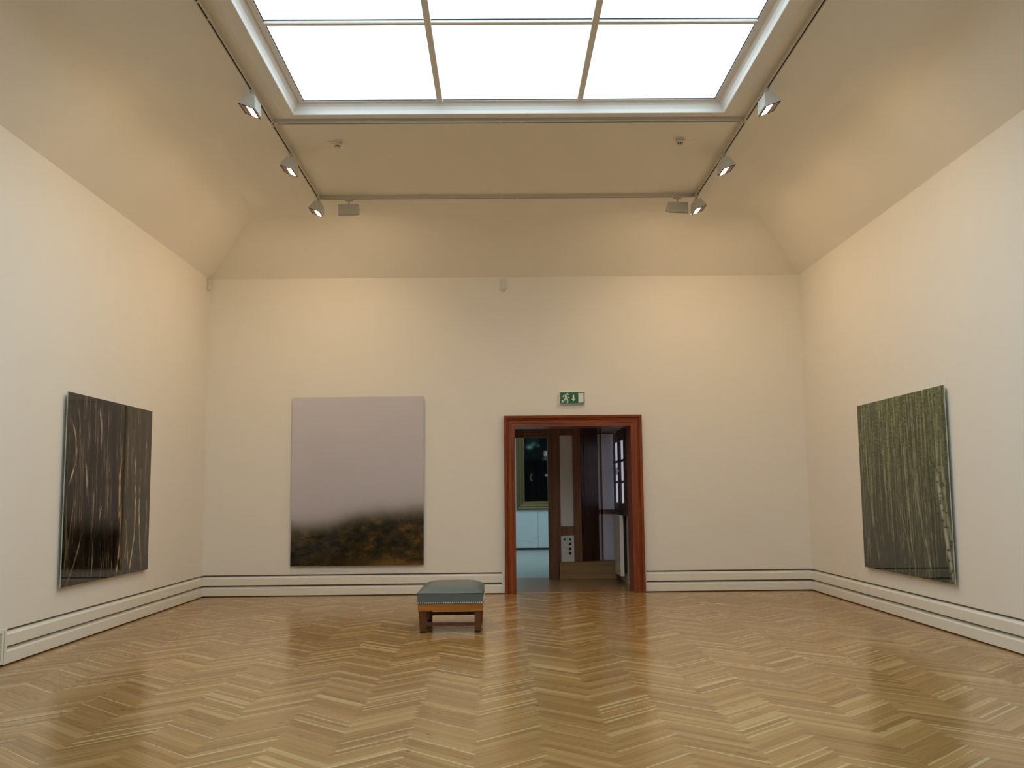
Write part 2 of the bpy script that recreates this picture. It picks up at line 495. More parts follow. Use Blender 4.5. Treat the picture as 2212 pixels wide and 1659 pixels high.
# outer shell so that the ceiling has thickness
top = [(XL - 0.3, YR - 0.3, 6.6), (XR + 0.3, YR - 0.3, 6.6), (XR + 0.3, YB + WT, 6.6), (XL - 0.3, YB + WT, 6.6)]
me = bpy.data.meshes.new('ceiling')
me.from_pydata(cm.v, [], cm.f); me.polygons.foreach_set('use_smooth', cm.smooth); me.materials.append(M_CEIL)
ceil = bpy.data.objects.new('ceiling', me); COL.objects.link(ceil); struct(ceil)
rb = MB().box((XL - 0.3, YR - 0.3, 6.6), (XR + 0.3, YB + WT, 6.7))
for a, b in (((XL - 0.3, YR - 0.3, HW), (XL - 0.05, YB + WT, 6.6)), ((XR + 0.05, YR - 0.3, HW), (XR + 0.3, YB + WT, 6.6)),
             ((XL - 0.05, YB + 0.05, HW), (XR + 0.05, YB + WT, 6.6)), ((XL - 0.05, YR - 0.3, HW), (XR + 0.05, YR - 0.05, 6.6))):
    rb.box(a, b)
rb.build('roof_shell', M_RECESS, ceil)

# laylight: moulding + reveal swept round the opening, inner frame, bars, panes
def sweep_rect(profile, x0, x1, y0, y1, smooth=False):
    """profile points (inset, z): inset measured from the opening edge towards its centre"""
    mb = MB()
    n = len(profile)
    def corner(s, t):
        return [(x0 + t, y0 + t), (x1 - t, y0 + t), (x1 - t, y1 - t), (x0 + t, y1 - t)][s]
    for s in range(4):
        vs_ = []
        for (t, z) in profile:
            a = corner(s, t); b = corner((s + 1) % 4, t)
            vs_ += [(a[0], a[1], z), (b[0], b[1], z)]
        mb.mesh(vs_, [(2 * k, 2 * k + 1, 2 * ((k + 1) % n) + 1, 2 * ((k + 1) % n)) for k in range(n)], smooth)
    return mb
ZG = 6.11
win = sweep_rect([(-0.14, HC + 0.01), (-0.14, HC - 0.012), (-0.125, HC - 0.020), (-0.03, HC - 0.024), (0.0, HC - 0.024), (0.004, HC - 0.018),
                  (0.010, HC + 0.02), (0.026, HC + 0.06), (0.056, HC + 0.092), (0.066, HC + 0.096), (0.066, HC + 0.13), (0.0, HC + 0.13)],
                 SX0, SX1, SY0, SY1).build('window_1', M_FRAMEPAINT)
struct(win)
win['label'] = 'large backlit laylight in the ceiling with white moulded surround'
GX0, GX1, GY1 = -2.222, 2.507, 10.895
GY0 = GY1 - 4 * 1.882
sweep_rect([(-0.066, ZG - 0.008), (-0.058, ZG - 0.016), (0.0, ZG - 0.016), (0.0, ZG + 0.02), (-0.066, ZG + 0.02)], GX0, GX1, GY0, GY1).build('frame', M_FRAMEPAINT, win)
sweep_rect([(0.0, ZG - 0.010), (0.008, ZG - 0.010), (0.008, ZG - 0.002), (0.0, ZG - 0.002)], GX0, GX1, GY0, GY1).build('glazing_seal', M_BLACK, win)
mull = [-0.659, 0.947]
for x in mull:
    mb = MB().prism([(-0.034, ZG + 0.02), (-0.034, ZG - 0.030), (-0.030, ZG - 0.036), (0.030, ZG - 0.036), (0.034, ZG - 0.030), (0.034, ZG + 0.02)],
                    lambda p: (x + p[0], GY0, p[1]), lambda p: (x + p[0], GY1, p[1]))
    mb.build('mullion', M_FRAMEPAINT, win)
xs = [GX0] + mull + [GX1]
bars = [GY1 - 1.882 * k for k in range(1, 4)]
for y in bars:
    for c in range(3):
        xa = xs[c] + (0.032 if c else 0.0); xb = xs[c + 1] - (0.032 if c < 2 else 0.0)
        MB().prism([(-0.032, ZG + 0.02), (-0.032, ZG - 0.022), (-0.027, ZG - 0.030), (0.027, ZG - 0.030), (0.032, ZG - 0.022), (0.032, ZG + 0.02)],
                   lambda p: (xa, y + p[0], p[1]), lambda p: (xb, y + p[0], p[1])).build('glazing_bar', M_FRAMEPAINT, win)
        MB().box((xa, y - 0.042, ZG - 0.002), (xb, y - 0.032, ZG + 0.004)).build('glazing_seal', M_BLACK, win)
ys = [GY1] + bars + [GY0]
for rI in range(4):
    for c in range(3):
        MB().box((xs[c] - 0.0, ys[rI + 1], ZG + 0.004), (xs[c + 1], ys[rI], ZG + 0.012)).build('pane', M_GLASS, win)

# ------------------------------------------------------------------ baseboards (heating panels with two slots)
def pan_prof(z0, z1): return [(-0.045, z0), (0.014, z0), (0.018, z0 + 0.004), (0.018, z1 - 0.030), (0.014, z1 - 0.026), (-0.030, z1), (-0.045, z1)]
def along(side, s):
    if side == 'left': return lambda p: (XL + p[0], s, p[1])
    if side == 'right': return lambda p: (XR - p[0], s, p[1])
    return lambda p: (s, YB - p[0], p[1])
def baseboard(root, side, s0, s1, cuts, ends):
    MB().prism([(-0.052, 0.0), (-0.046, 0.0), (-0.046, ZB), (-0.052, ZB)], along(side, s0), along(side, s1)).build('recess_back', M_RECESS, root)
    pts = [s0] + list(cuts) + [s1]
    for a, b in zip(pts[:-1], pts[1:]):
        ea = 0.045 if (a == s0 and ends[0]) else 0.0008
        eb = 0.045 if (b == s1 and ends[1]) else 0.0008
        for z0, z1 in ((0.012, 0.157), (0.180, 0.320)):
            MB().prism(pan_prof(z0, z1), along(side, a + ea), along(side, b - eb)).build('panel', M_BASE, root)
    for flag, a, b in ((ends[0], s0, s0 + 0.045), (ends[1], s1 - 0.045, s1)):
        if flag:
            MB().prism([(-0.045, 0.012), (0.016, 0.012), (0.016, ZB), (-0.045, ZB)], along(side, a), along(side, b)).build('end_plate', M_BASE, root)
    MB().prism([(-0.044, 0.0), (0.004, 0.0), (0.004, 0.010), (-0.044, 0.010)], along(side, s0), along(side, s1)).build('toe_strip', M_OAKBASE, root)
b = struct(empty('baseboard_left', (XL, 12.0, 0)))
baseboard(b, 'left', 9.80, YB - 0.018, [13.05], (True, False))
baseboard(b, 'left', YR, 8.86, [2.0, 5.5], (False, True))
b = struct(empty('baseboard_right', (XR, 12.0, 0)))
baseboard(b, 'right', YR, YB - 0.018, [3.6, 6.8, 9.94, 13.10], (False, False))
b = struct(empty('baseboard_back', (0, YB, 0)))
baseboard(b, 'back', XL, 0.052, [-1.617], (False, True))
baseboard(b, 'back', 2.300, XR, [], (True, False))

# vent grille at the end of the left baseboard
vg = empty('vent_grille', (XL, 9.33, 0.02))
tag(vg, 'white slatted vent grille low on the left wall at the picture edge', 'vent')
MB().box((XL - 0.048, 8.87, 0.03), (XL - 0.044, 9.79, 0.345)).build('backing', M_DARK, vg)
fr = MB()
for a, b_ in (((8.87, 0.02), (9.79, 0.05)), ((8.87, 0.318), (9.79, 0.349)), ((8.87, 0.05), (8.91, 0.318)), ((9.75, 0.05), (9.79, 0.318))):
    fr.box((XL - 0.044, a[0], a[1]), (XL + 0.014, b_[0], b_[1]))
fr.build('frame', M_BASE, vg)
for k in range(13):
    z = 0.058 + k * 0.0206
    MB().prism([(-0.030, z + 0.010), (0.008, z), (0.009, z + 0.004), (-0.029, z + 0.014)], lambda p: (XL + p[0], 8.91, p[1]), lambda p: (XL + p[0], 9.75, p[1])).build('slat', M_BASE, vg)

# ------------------------------------------------------------------ doorway casing
door = struct(empty('door_1', ((DX0 + DX1) / 2, YB, 0)))
CW = 0.180
cp = [(0, 0), (0, 0.050), (0.050, 0.050), (0.058, 0.058), (0.104, 0.060), (0.114, 0.076), (0.120, 0.078), (0.128, 0.070), (0.140, 0.088), (CW, 0.092), (CW, 0)]
MB().prism(cp, lambda p: (DX0 - p[0], YB - p[1], 0), lambda p: (DX0 - p[0], YB - p[1], DZ + p[0])).build('casing', M_CHERRY, door)
MB().prism(cp, lambda p: (DX1 + p[0], YB - p[1], 0), lambda p: (DX1 + p[0], YB - p[1], DZ + p[0])).build('casing', M_CHERRY, door)
MB().prism(cp, lambda p: (DX0 - p[0], YB - p[1], DZ + p[0]), lambda p: (DX1 + p[0], YB - p[1], DZ + p[0])).build('head_casing', M_CHERRYX, door)
MB().box((DX0 - 0.03, YB, 0), (DX0, YB + WT + 0.01, DZ)).build('jamb_lining', M_CHERRY, door)
MB().box((DX1, YB, 0), (DX1 + 0.03, YB + WT + 0.01, DZ)).build('jamb_lining', M_CHERRY, door)
MB().box((DX0 - 0.03, YB, DZ), (DX1 + 0.03, YB + WT + 0.01, DZ + 0.03)).build('head_lining', M_CHERRYX, door)
MB().box((DX0, YB - 0.02, -0.01), (DX1, YB + 0.10, 0.004)).build('threshold', M_STEP, door)

# ------------------------------------------------------------------ vestibule behind the doorway
VY0, VY1 = YB + WT, 18.80
VX0, VX1, VZ = -0.60, 2.235, 2.90
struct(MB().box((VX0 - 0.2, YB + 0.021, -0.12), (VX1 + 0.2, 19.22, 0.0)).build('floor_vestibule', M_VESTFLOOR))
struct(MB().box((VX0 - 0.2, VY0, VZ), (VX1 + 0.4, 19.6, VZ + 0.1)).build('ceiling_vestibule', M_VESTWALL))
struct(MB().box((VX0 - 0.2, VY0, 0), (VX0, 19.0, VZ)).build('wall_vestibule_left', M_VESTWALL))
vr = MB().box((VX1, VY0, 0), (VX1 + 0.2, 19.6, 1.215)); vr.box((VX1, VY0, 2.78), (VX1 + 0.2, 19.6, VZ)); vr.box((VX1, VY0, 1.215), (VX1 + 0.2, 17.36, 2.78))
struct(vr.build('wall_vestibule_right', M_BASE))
# partition: wood frame with panels
pt = struct(empty('wall_partition', (1.1, VY1, 0)))
def pbox(a, b, name, mat, bev=0.004): return MB().box(a, b, bev).build(name, mat, pt)
PY0, PY1 = VY1, VY1 + 0.12
pbox((VX0, PY0, 2.665), (0.90, PY1, VZ), 'lintel', M_BROWN)
pbox((VX0, PY0, 0), (0.06, PY1, 2.665), 'post', M_BROWN)
pbox((0.895, PY0, 0), (1.085, PY1, VZ), 'post', M_BROWN)
pbox((0.915, PY0 - 0.018, 0), (0.945, PY0, 2.665), 'moulding', M_BROWN, 0.003)
pbox((0.985, PY0 - 0.014, 0), (1.065, PY0, 2.665), 'moulding', M_BROWN, 0.003)
pbox((1.085, PY0 + 0.01, 2.705), (1.378, PY1, VZ), 'rail', M_BROWN)
pbox((1.085, PY0 + 0.01, 0.812), (1.378, PY1, 0.982), 'rail', M_BROWN)
pbox((1.085, PY0 + 0.01, 0.982), (1.128, PY1, 2.705), 'stile', M_BROWN)
pbox((1.0855, PY0 + 0.01, 0.3185), (1.127, PY1, 0.812), 'stile', M_BROWN)
pbox((1.378, PY0, 0.322), (1.525, PY1, VZ), 'post', M_BROWN)
pbox((1.128, PY0 + 0.035, 0.982), (1.378, PY0 + 0.06, 2.705), 'pale_panel', M_PALEPANEL)
pbox((1.16, PY0 + 0.031, 1.28), (1.245, PY0 + 0.036, 1.36), 'blank_switch_plate', M_WHITEPL, 0.001)
# socket board with knobs
sb = empty('control_panel', (1.25, PY0 + 0.02, 0.322))
tag(sb, 'white socket and switch panel with black round knobs beside the step', 'control panel')
MB().box((1.128, PY0 + 0.01, 0.322), (1.376, PY0 + 0.06, 0.81), 0.004).build('board', M_WHITEPL, sb)
for x0, x1, z0, z1 in ((1.14, 1.245, 0.70, 0.80), (1.14, 1.245, 0.60, 0.695), (1.14, 1.245, 0.50, 0.595), (1.14, 1.245, 0.41, 0.495), (1.255, 1.35, 0.41, 0.80)):
    MB().box((x0, PY0 + 0.005, z0), (x1, PY0 + 0.0105, z1), 0.002).build('cover_plate', M_WHITEPL, sb)
for x, z, rr_ in ((1.194, 0.741, 0.020), (1.298, 0.740, 0.020), (1.298, 0.654, 0.027), (1.297, 0.563, 0.027), (1.296, 0.476, 0.027)):
    MB().cyl((x, PY0 - 0.004, z), rr_, 0.010, 'Y', 18).build('knob', M_RUBBER, sb)
# step
st = tag(MB().box((1.090, 18.72, 0.0), (VX1 - 0.005, 19.19, 0.318), 0.004).build('step', M_STEP, None, (1.6, 18.95, 0)), 'tan wooden step at the back of the passage behind the doorway', 'step')
# dark leaf standing open in the niche
lf = empty('open_door_leaf', (1.530, 18.93, 0.322))
tag(lf, 'dark brown door leaf standing open above the step', 'door leaf')
lf.rotation_euler = (0, 0, math.radians(26))
def loc_part(mb, name, mat, root):
    me = bpy.data.meshes.new(name); me.from_pydata(mb.v, [], mb.f); me.materials.append(mat)
    bm = bmesh.new(); bm.from_mesh(me); bmesh.ops.recalc_face_normals(bm, faces=list(bm.faces)); bm.to_mesh(me); bm.free()
    me.polygons.foreach_set('use_smooth', mb.smooth)
    o = bpy.data.objects.new(name, me); COL.objects.link(o); o.parent = root
    return o
loc_part(MB().box((0, -0.025, 0), (0.375, 0.02, 2.53), 0.003), 'leaf_board', M_DBROWN, lf)
loc_part(MB().box((0.06, -0.034, 0.15), (0.315, -0.025, 1.05), 0.003), 'raised_panel', M_DBROWN, lf)
loc_part(MB().box((0.06, -0.034, 1.2), (0.315, -0.025, 2.40), 0.003), 'raised_panel', M_DBROWN, lf)
# glazed partition behind the step with lilac-white panels
gp = struct(empty('wall_niche', (2.05, 19.2, 0)))
NY = 19.20
def nbox(a, b, name, mat): return MB().box(a, b, 0.002).build(name, mat, gp)
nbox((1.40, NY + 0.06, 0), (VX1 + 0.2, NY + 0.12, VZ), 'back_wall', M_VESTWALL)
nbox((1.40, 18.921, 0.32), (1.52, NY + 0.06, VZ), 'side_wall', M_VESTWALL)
for z0, z1 in ((0.322, 1.20), (1.285, 2.745)):
    nbox((1.88, NY + 0.02, z0), (1.935, NY + 0.05, z1), 'lilac_panel', M_LILAC)
    nbox((1.970, NY + 0.02, z0), (VX1, NY + 0.05, z1), 'lilac_panel', M_LILAC)
nbox((1.935, NY, 0.322), (1.970, NY + 0.055, VZ), 'mullion', M_BROWN)
nbox((1.86, NY, 1.20), (VX1, NY + 0.055, 1.285), 'rail', M_BROWN)
nbox((1.86, NY, 2.745), (VX1, NY + 0.055, 2.765), 'rail', M_BROWN)
# window in the right side of the vestibule: two leaves of three panes
wn2 = struct(empty('window_2', (VX1, 18.3, 1.215)))
wn2['label'] = 'brown casement window with small pale panes on the right of the passage'
MB().box((VX1 - 0.10, 17.36, 1.215), (VX1 + 0.12, 19.14, 1.25), 0.004).build('sill', M_DBROWN, wn2)
MB().box((VX1 + 0.0, 17.36, 2.72), (VX1 + 0.1, 19.14, 2.78), 0.004).build('head', M_DBROWN, wn2)
for ya, yb in ((17.40, 18.24), (18.26, 19.12)):
    sash = empty('sash', (0, 0, 0)); sash.parent = wn2
    sash.location = (-0.03, (ya + yb) / 2 - 18.3, 0.035)
    def sbox(a, b, name, mat): return MB().box(a, b, 0.002).build(name, mat, sash)
    SXa, SXb = VX1 - 0.055, VX1 - 0.010
    sbox((SXa, ya, 1.25), (SXb, ya + 0.15, 2.72), 'stile', M_DBROWN)
    sbox((SXa, yb - 0.15, 1.25), (SXb, yb, 2.72), 'stile', M_DBROWN)
    sbox((SXa, ya + 0.15, 1.25), (SXb, yb - 0.15, 1.42), 'rail', M_DBROWN)
    sbox((SXa, ya + 0.15, 2.55), (SXb, yb - 0.15, 2.72), 'rail', M_DBROWN)
    for z in (1.80, 2.18):
        sbox((SXa, ya + 0.15, z - 0.02), (SXb, yb - 0.15, z + 0.02), 'glazing_bar', M_DBROWN)
    for z0, z1 in ((1.42, 1.78), (1.82, 2.16), (2.20, 2.55)):
        sbox((SXb - 0.016, ya + 0.15, z0), (SXb - 0.006, yb - 0.15, z1), 'pane', M_PANE)
    yh = yb - 0.075 if ya < 18 else ya + 0.075
    sbox((SXa - 0.045, yh - 0.012, 1.93), (SXa - 0.030, yh + 0.012, 2.07), 'handle', M_STEEL)
    sbox((SXa - 0.032, yh - 0.008, 1.99), (SXa, yh + 0.008, 2.01), 'handle_stem', M_STEEL)
# panel radiator
rd = empty('radiator', (2.1, 18.2, 0.12))
tag(rd, 'white panel radiator under the window on the right of the passage', 'radiator')
MB().box((2.110, 17.70, 0.13), (2.178, 18.58, 1.205), 0.006).build('panel', M_BASE, rd)
MB().box((2.19, 17.74, 0.18), (2.225, 18.54, 1.16), 0.004).build('gap_shade', M_DARK, rd)  # dark sheet standing in for the shade behind the radiator panel
MB().cyl((2.14, 18.585, 0.20), 0.022, 0.06, 'Y', 14).build('valve', M_RUBBER, rd)
MB().cyl((2.14, 18.62, 0.0), 0.010, 0.20, 'Z', 12).build('pipe', M_STEEL, rd)

# ------------------------------------------------------------------ far room
FY = 28.75
struct(MB().box((-3.2, 19.221, -0.12), (4.2, FY + 0.2, -0.002)).build('floor_far', M_GREYFLOOR))
MBs = MB().box((-3.2, FY + 0.02, -0.002), (4.2, FY + 0.2, 4.8))
fw = struct(MBs.build('wall_far_back', M_FARWALL))
MB().box((-3.0, FY + 0.005, 0.0), (4.0, FY + 0.019, 0.05)).build('toe_gap', M_DARK, fw)
for x0, x1, z0, z1 in ((-1.2, 1.060, 0.055, 0.30), (-1.2, 1.060, 0.308, 3.2), (1.068, 3.4, 0.055, 3.2)):
    MB().box((x0, FY - 0.005, z0), (x1, FY + 0.019, z1), 0.003).build('panel', M_FARWALL, fw)
struct(MB().box((-3.2, 18.94, -0.002), (-3.0, FY + 0.019, 4.8)).build('wall_far_left', M_FARWALL))
struct(MB().box((4.0, 18.94, -0.002), (4.2, FY + 0.019, 4.8)).build('wall_far_right', M_FARWALL))
wf = MB().box((-3.0, 18.94, VZ), (4.0, 19.05, 4.8)); wf.box((-3.0, 18.94, -0.002), (-0.61, 19.05, VZ)); wf.box((2.45, 19.33, -0.002), (4.0, 19.44, VZ)); 
struct(wf.build('wall_far_front', M_FARWALL))
struct(MB().box((-3.2, 18.94, 4.8), (4.2, FY + 0.2, 4.9)).build('ceiling_far', M_FARWALL))
w3 = struct(MB().box((-1.6, 21.6, 4.74), (2.8, 27.0, 4.80)).build('far_fill_panel', M_FRAMEPAINT))  # ceiling panel out of view, added to light the far room
MB().box((-1.5, 21.7, 4.730), (2.7, 26.9, 4.739)).build('pane', M_FARFILL, w3)  # glowing face of the added panel

# ------------------------------------------------------------------ print rasters
nr = np.random.default_rng(11)
def vnoise(h, w, gy, gx):
    g = nr.random((gy + 2, gx + 2))
    yy = np.linspace(0, gy, h); xx = np.linspace(0, gx, w)
    y0 = np.floor(yy).astype(int); x0 = np.floor(xx).astype(int)
    fy = (yy - y0)[:, None]; fx = (xx - x0)[None, :]
    fy = fy * fy * (3 - 2 * fy); fx = fx * fx * (3 - 2 * fx)
    a = g[y0][:, x0]; b = g[y0][:, x0 + 1]; c = g[y0 + 1][:, x0]; d = g[y0 + 1][:, x0 + 1]
    return (a * (1 - fx) + b * fx) * (1 - fy) + (c * (1 - fx) + d * fx) * fy
def fbm(h, w, gy, gx, oct=4):
    s = 0; a = 1; t = 0
    for k in range(oct):
        s = s + a * vnoise(h, w, int(gy * 2 ** k), int(gx * 2 ** k)); t += a; a *= 0.55
    return s / t
def mixc(img, col, m):
    m = np.clip(m, 0, 1)[..., None]
    return img * (1 - m) + np.array(col, float) * m
def trunk(img, x0, x1, y0, y1, wd, col, alpha, bow=0.0, rough=0.35):
    h, w, _ = img.shape
    Y = np.linspace(0, 1, h)[:, None]; X = np.linspace(0, 1, w)[None, :]
    t = np.clip((Y - y0) / (y1 - y0), 0, 1)
    wig = (vnoise(h, 1, 9, 1) - 0.5) * 0.008
    xc = x0 + (x1 - x0) * t + bow * np.sin(np.pi * t) + wig
    m = np.exp(-((X - xc) / wd) ** 2)
    br = 0.45 + 0.9 * vnoise(h, 1, 26, 1)
    ends = np.clip((Y - y0) * 14, 0, 1) * np.clip((y1 - Y) * 14, 0, 1)
    return mixc(img, col, m * alpha * (1 - rough + rough * br) * br * ends)
def dark_forest(h, w):
    img = np.ones((h, w, 3)) * np.array((24, 21, 16.0))
    n = fbm(h, w, 9, 46, 3)
    img = mixc(img, (58, 50, 38), np.clip(n * 2.4 - 1.0, 0, 1) * 0.55)
    r = random.Random(5)
    for k in range(280):
        x = r.random(); y0 = r.uniform(-0.1, 0.75); y1 = y0 + r.uniform(0.12, 0.5)
        img = trunk(img, x, x + r.uniform(-0.02, 0.02), y0, y1, r.uniform(0.003, 0.006), (140, 120, 88), r.uniform(0.2, 0.65), r.uniform(-.01, .01))
    for x0, x1, y0, y1, wd, a, bow in ((0.02, 0.10, 0.10, 0.36, .006, .8, .03), (0.11, 0.03, 0.34, 0.50, .006, .85, .0), (0.08, 0.14, 0.02, 0.32, .005, .6, .02),
        (0.20, 0.03, 0.70, 1.02, .007, .9, .02), (0.19, 0.23, 0.30, 0.55, .005, .7, .0), (0.33, 0.37, 0.02, 0.22, .005, .7, .0), (0.36, 0.36, 0.05, 0.3, .004, .6, .0),
        (0.30, 0.25, 0.42, 1.02, .004, .55, .01), (0.60, 0.58, 0.20, 0.55, .006, .7, .01), (0.575, 0.60, 0.36, 0.70, .009, .9, .01), (0.62, 0.58, 0.58, 1.02, .009, .85, .012),
        (0.79, 0.80, 0.28, 0.70, .007, .7, .0), (0.81, 0.74, 0.55, 1.02, .007, .75, .02), (0.86, 0.85, 0.35, 0.70, .006, .65, .0), (0.85, 0.90, 0.62, 1.02, .008, .8, .0),
        (0.66, 0.72, 0.62, 1.02, .004, .6, .02), (0.71, 0.66, 0.75, 1.02, .004, .6, .0), (0.93, 0.92, 0.15, 0.5, .004, .5, .0), (0.95, 0.97, 0.5, .9, .004, .5, .0),
        (0.10, 0.05, 0.55, 0.85, .004, .5, .0), (0.40, 0.33, 0.55, 0.8, .004, .6, .0), (0.46, 0.45, 0.3, 0.7, .004, .5, .0), (0.51, 0.53, 0.62, 1.02, .004, .5, .0),
        (0.42, 0.40, 0.8, 1.02, .004, .6, .0), (0.28, 0.29, 0.7, 1.02, .004, .6, .02), (0.80, 0.79, 0.8, 1.02, .004, .6, .0)):
        img = trunk(img, x0, x1, y0, y1, wd, (214, 188, 142), min(1.0, a * 1.15), bow)
    Y = np.linspace(0, 1, h)[:, None]; X = np.linspace(0, 1, w)[None, :]
    d = np.exp(-((X - 0.42) / 0.30) ** 2 - ((Y - 0.76) / 0.10) ** 2)
    img = mixc(img, (8, 7, 6), d * 0.7)
    return img
def green_forest(h, w):
    Y = np.linspace(0, 1, h)[:, None] * np.ones((1, w)); X = np.linspace(0, 1, w)[None, :] * np.ones((h, 1))
    t = np.clip(Y * 1.05, 0, 1)[..., None]
    img = np.array((84, 98, 50.0)) * (1 - t) + np.array((38, 42, 30.0)) * t
    lf_ = fbm(h, w, 130, 80, 2); bl_ = fbm(h, w, 14, 10, 3)
    img = mixc(img, (132, 152, 74), np.clip((lf_ - 0.52) * 5 + (bl_ - 0.5) * 2, 0, 1) * (1 - Y) ** 1.2 * 0.55)
    img = mixc(img, (30, 36, 20), np.clip((0.48 - lf_) * 5 + (0.5 - bl_) * 2, 0, 1) * 0.6)
    n = fbm(h, w, 4, 70, 3)
    img = mixc(img, (26, 28, 20), np.clip(n * 2.8 - 1.25, 0, 1) * 0.6)
    r = random.Random(9)
    for k in range(280):
        x = r.random(); y0 = r.uniform(-0.3, 0.6); y1 = y0 + r.uniform(0.3, 0.8)
        img = trunk(img, x, x + r.uniform(-0.01, 0.03), y0, y1, r.uniform(0.0025, 0.0055), r.choice(((140, 146, 100), (116, 120, 76), (28, 30, 22), (156, 156, 116), (24, 28, 20))), r.uniform(0.35, 0.8))
    for x0, x1, y0, y1, wd, c, a in ((0.29, 0.34, 0.0, 0.8, .007, (160, 158, 118), .85), (0.55, 0.60, 0.2, 0.9, .006, (154, 150, 108), .8), (0.62, 0.80, 0.35, 1.02, .006, (164, 162, 122), .8),
        (0.10, 0.22, 0.45, 1.02, .007, (144, 146, 102), .75), (0.08, 0.04, 0.75, 1.0, .006, (144, 142, 102), .7), (0.26, 0.27, 0.25, 0.7, .005, (150, 144, 102), .7), (0.40, 0.44, 0.3, 0.8, .004, (134, 132, 90), .7),
        (0.66, 0.69, 0.0, 0.65, .012, (124, 124, 92), .8), (0.68, 0.73, 0.05, 0.8, .005, (30, 32, 24), .9), (0.45, 0.62, 0.55, 0.98, .005, (140, 138, 94), .7), (0.93, 0.90, 0.0, 0.5, .014, (128, 130, 94), .75),
        (0.885, 0.99, 0.42, 1.02, .016, (178, 174, 150), .9), (0.93, 1.02, 0.35, 1.02, .012, (150, 150, 120), .75), (0.915, 0.885, 0.25, 0.45, .013, (168, 166, 138), .8), (0.78, 0.95, 0.32, 0.48, .004, (22, 24, 18), .95)):
        img = trunk(img, x0, x1, y0, y1, wd, c, a)
    for k in range(26):                       # dark birch scars
        yy = r.uniform(0.4, 1.0); xx = 0.885 + (0.99 - 0.885) * (yy - 0.42) / 0.6 + r.uniform(-0.012, 0.05)
        img = mixc(img, (34, 34, 28), np.exp(-((X - xx) / 0.010) ** 2 - ((Y - yy) / 0.005) ** 2) * 0.9)
    sp = nr.random((h, w)); m = (sp > 0.988) * (1 - Y) * 0.8
    img = mixc(img, (190, 196, 156), m)
    return img * np.array((0.98, 1.0, 1.02))
def mist(h, w):
    Y = np.linspace(0, 1, h)[:, None] * np.ones((1, w)); X = np.linspace(0, 1, w)[None, :] * np.ones((h, 1))
    t = Y[..., None]
    img = np.array((210, 206, 214.0)) * (1 - t) + np.array((190, 185, 194.0)) * t
    edge = 0.775 - 0.105 * X + 0.012 * np.sin(X * 7) + (fbm(h, w, 4, 6, 3) - 0.5) * 0.03
    fog = 1 / (1 + np.exp(-(Y - edge) / 0.026))
    n = fbm(h, w, 40, 18, 4); n2 = fbm(h, w, 7, 4, 3); n3 = fbm(h, w, 90, 70, 2)
    ground = np.ones((h, w, 3)) * np.array((56, 46, 24.0))
    ground = mixc(ground, (118, 84, 34), np.clip((n - 0.5) * 3 + (n2 - 0.5) * 2.5, 0, 1) * 0.7)
    ground = mixc(ground, (22, 20, 12), np.clip((0.48 - n) * 4 + (0.48 - n2) * 3, 0, 1) * 0.75)
    ground = mixc(ground, (30, 26, 14), np.clip((n3 - 0.5) * 4, 0, 1) * 0.5)
    ground = mixc(ground, (134, 98, 42), np.clip((Y - 0.965 + 0.05 * (1 - X)) * 30, 0, 1) * np.clip(X * 2 - .5, 0, 1) * 0.6)
    ground = mixc(ground, (24, 24, 18), np.clip(1 - X * 4.5, 0, 1) * np.clip((Y - .85) * 8, 0, 1) * 0.8)
    ground = mixc(ground, (74, 70, 48), np.clip(1 - (Y - edge) / 0.07, 0, 1) * 0.6)
    g = np.clip(fog, 0, 1)[..., None]
    return img * (1 - g) + ground * g
def portrait(h, w):
    Y = np.linspace(0, 1, h)[:, None] * np.ones((1, w)); X = np.linspace(0, 1, w)[None, :] * np.ones((h, 1))
    img = np.ones((h, w, 3)) * np.array((12, 17, 15.0))
    n = fbm(h, w, 9, 9, 4)
    img = mixc(img, (40, 58, 52), np.clip((n - 0.42) * 3, 0, 1) * np.clip(1.3 - Y * 2.2, 0, 1))
    for cx, cy, s in ((0.09, 0.355, .05), (0.16, 0.325, .05), (0.22, 0.34, .03)):
        img = mixc(img, (130, 150, 146), np.exp(-((X - cx) / s) ** 2 - ((Y - cy) / (s * .55)) ** 2) * np.clip(n * 2.6 - 0.6, 0, 1))
    img = mixc(img, (5, 5, 6), np.exp(-((X - 0.38) / 0.22) ** 4 - ((Y - 0.74) / 0.24) ** 4))
    img = mixc(img, (90, 116, 126), np.exp(-((X - 0.33) / 0.05) ** 2 - ((Y - 0.495) / 0.022) ** 2) * 0.9)
    img = mixc(img, (24, 16, 12), np.exp(-((X - 0.336) / 0.070) ** 4 - ((Y - 0.415) / 0.050) ** 4))
    img = mixc(img, (214, 192, 176), np.exp(-((X - 0.334) / 0.036) ** 4 - ((Y - 0.436) / 0.036) ** 4))
    for cx in (0.321, 0.348):
        img = mixc(img, (60, 40, 36), np.exp(-((X - cx) / 0.007) ** 2 - ((Y - 0.430) / 0.006) ** 2))
    img = mixc(img, (130, 64, 58), np.exp(-((X - 0.336) / 0.012) ** 2 - ((Y - 0.456) / 0.005) ** 2))
    img = mixc(img, (206, 196, 186), np.exp(-((X - 0.340) / 0.030) ** 4 - ((Y - 0.690) / 0.012) ** 4))
    rr_ = np.hypot(X - 0.16, (Y - 0.715) * 1.3)
    img = mixc(img, (140, 136, 110), np.exp(-((rr_ - 0.065) / 0.007) ** 2) * (X < 0.125) * 0.9)
    return img

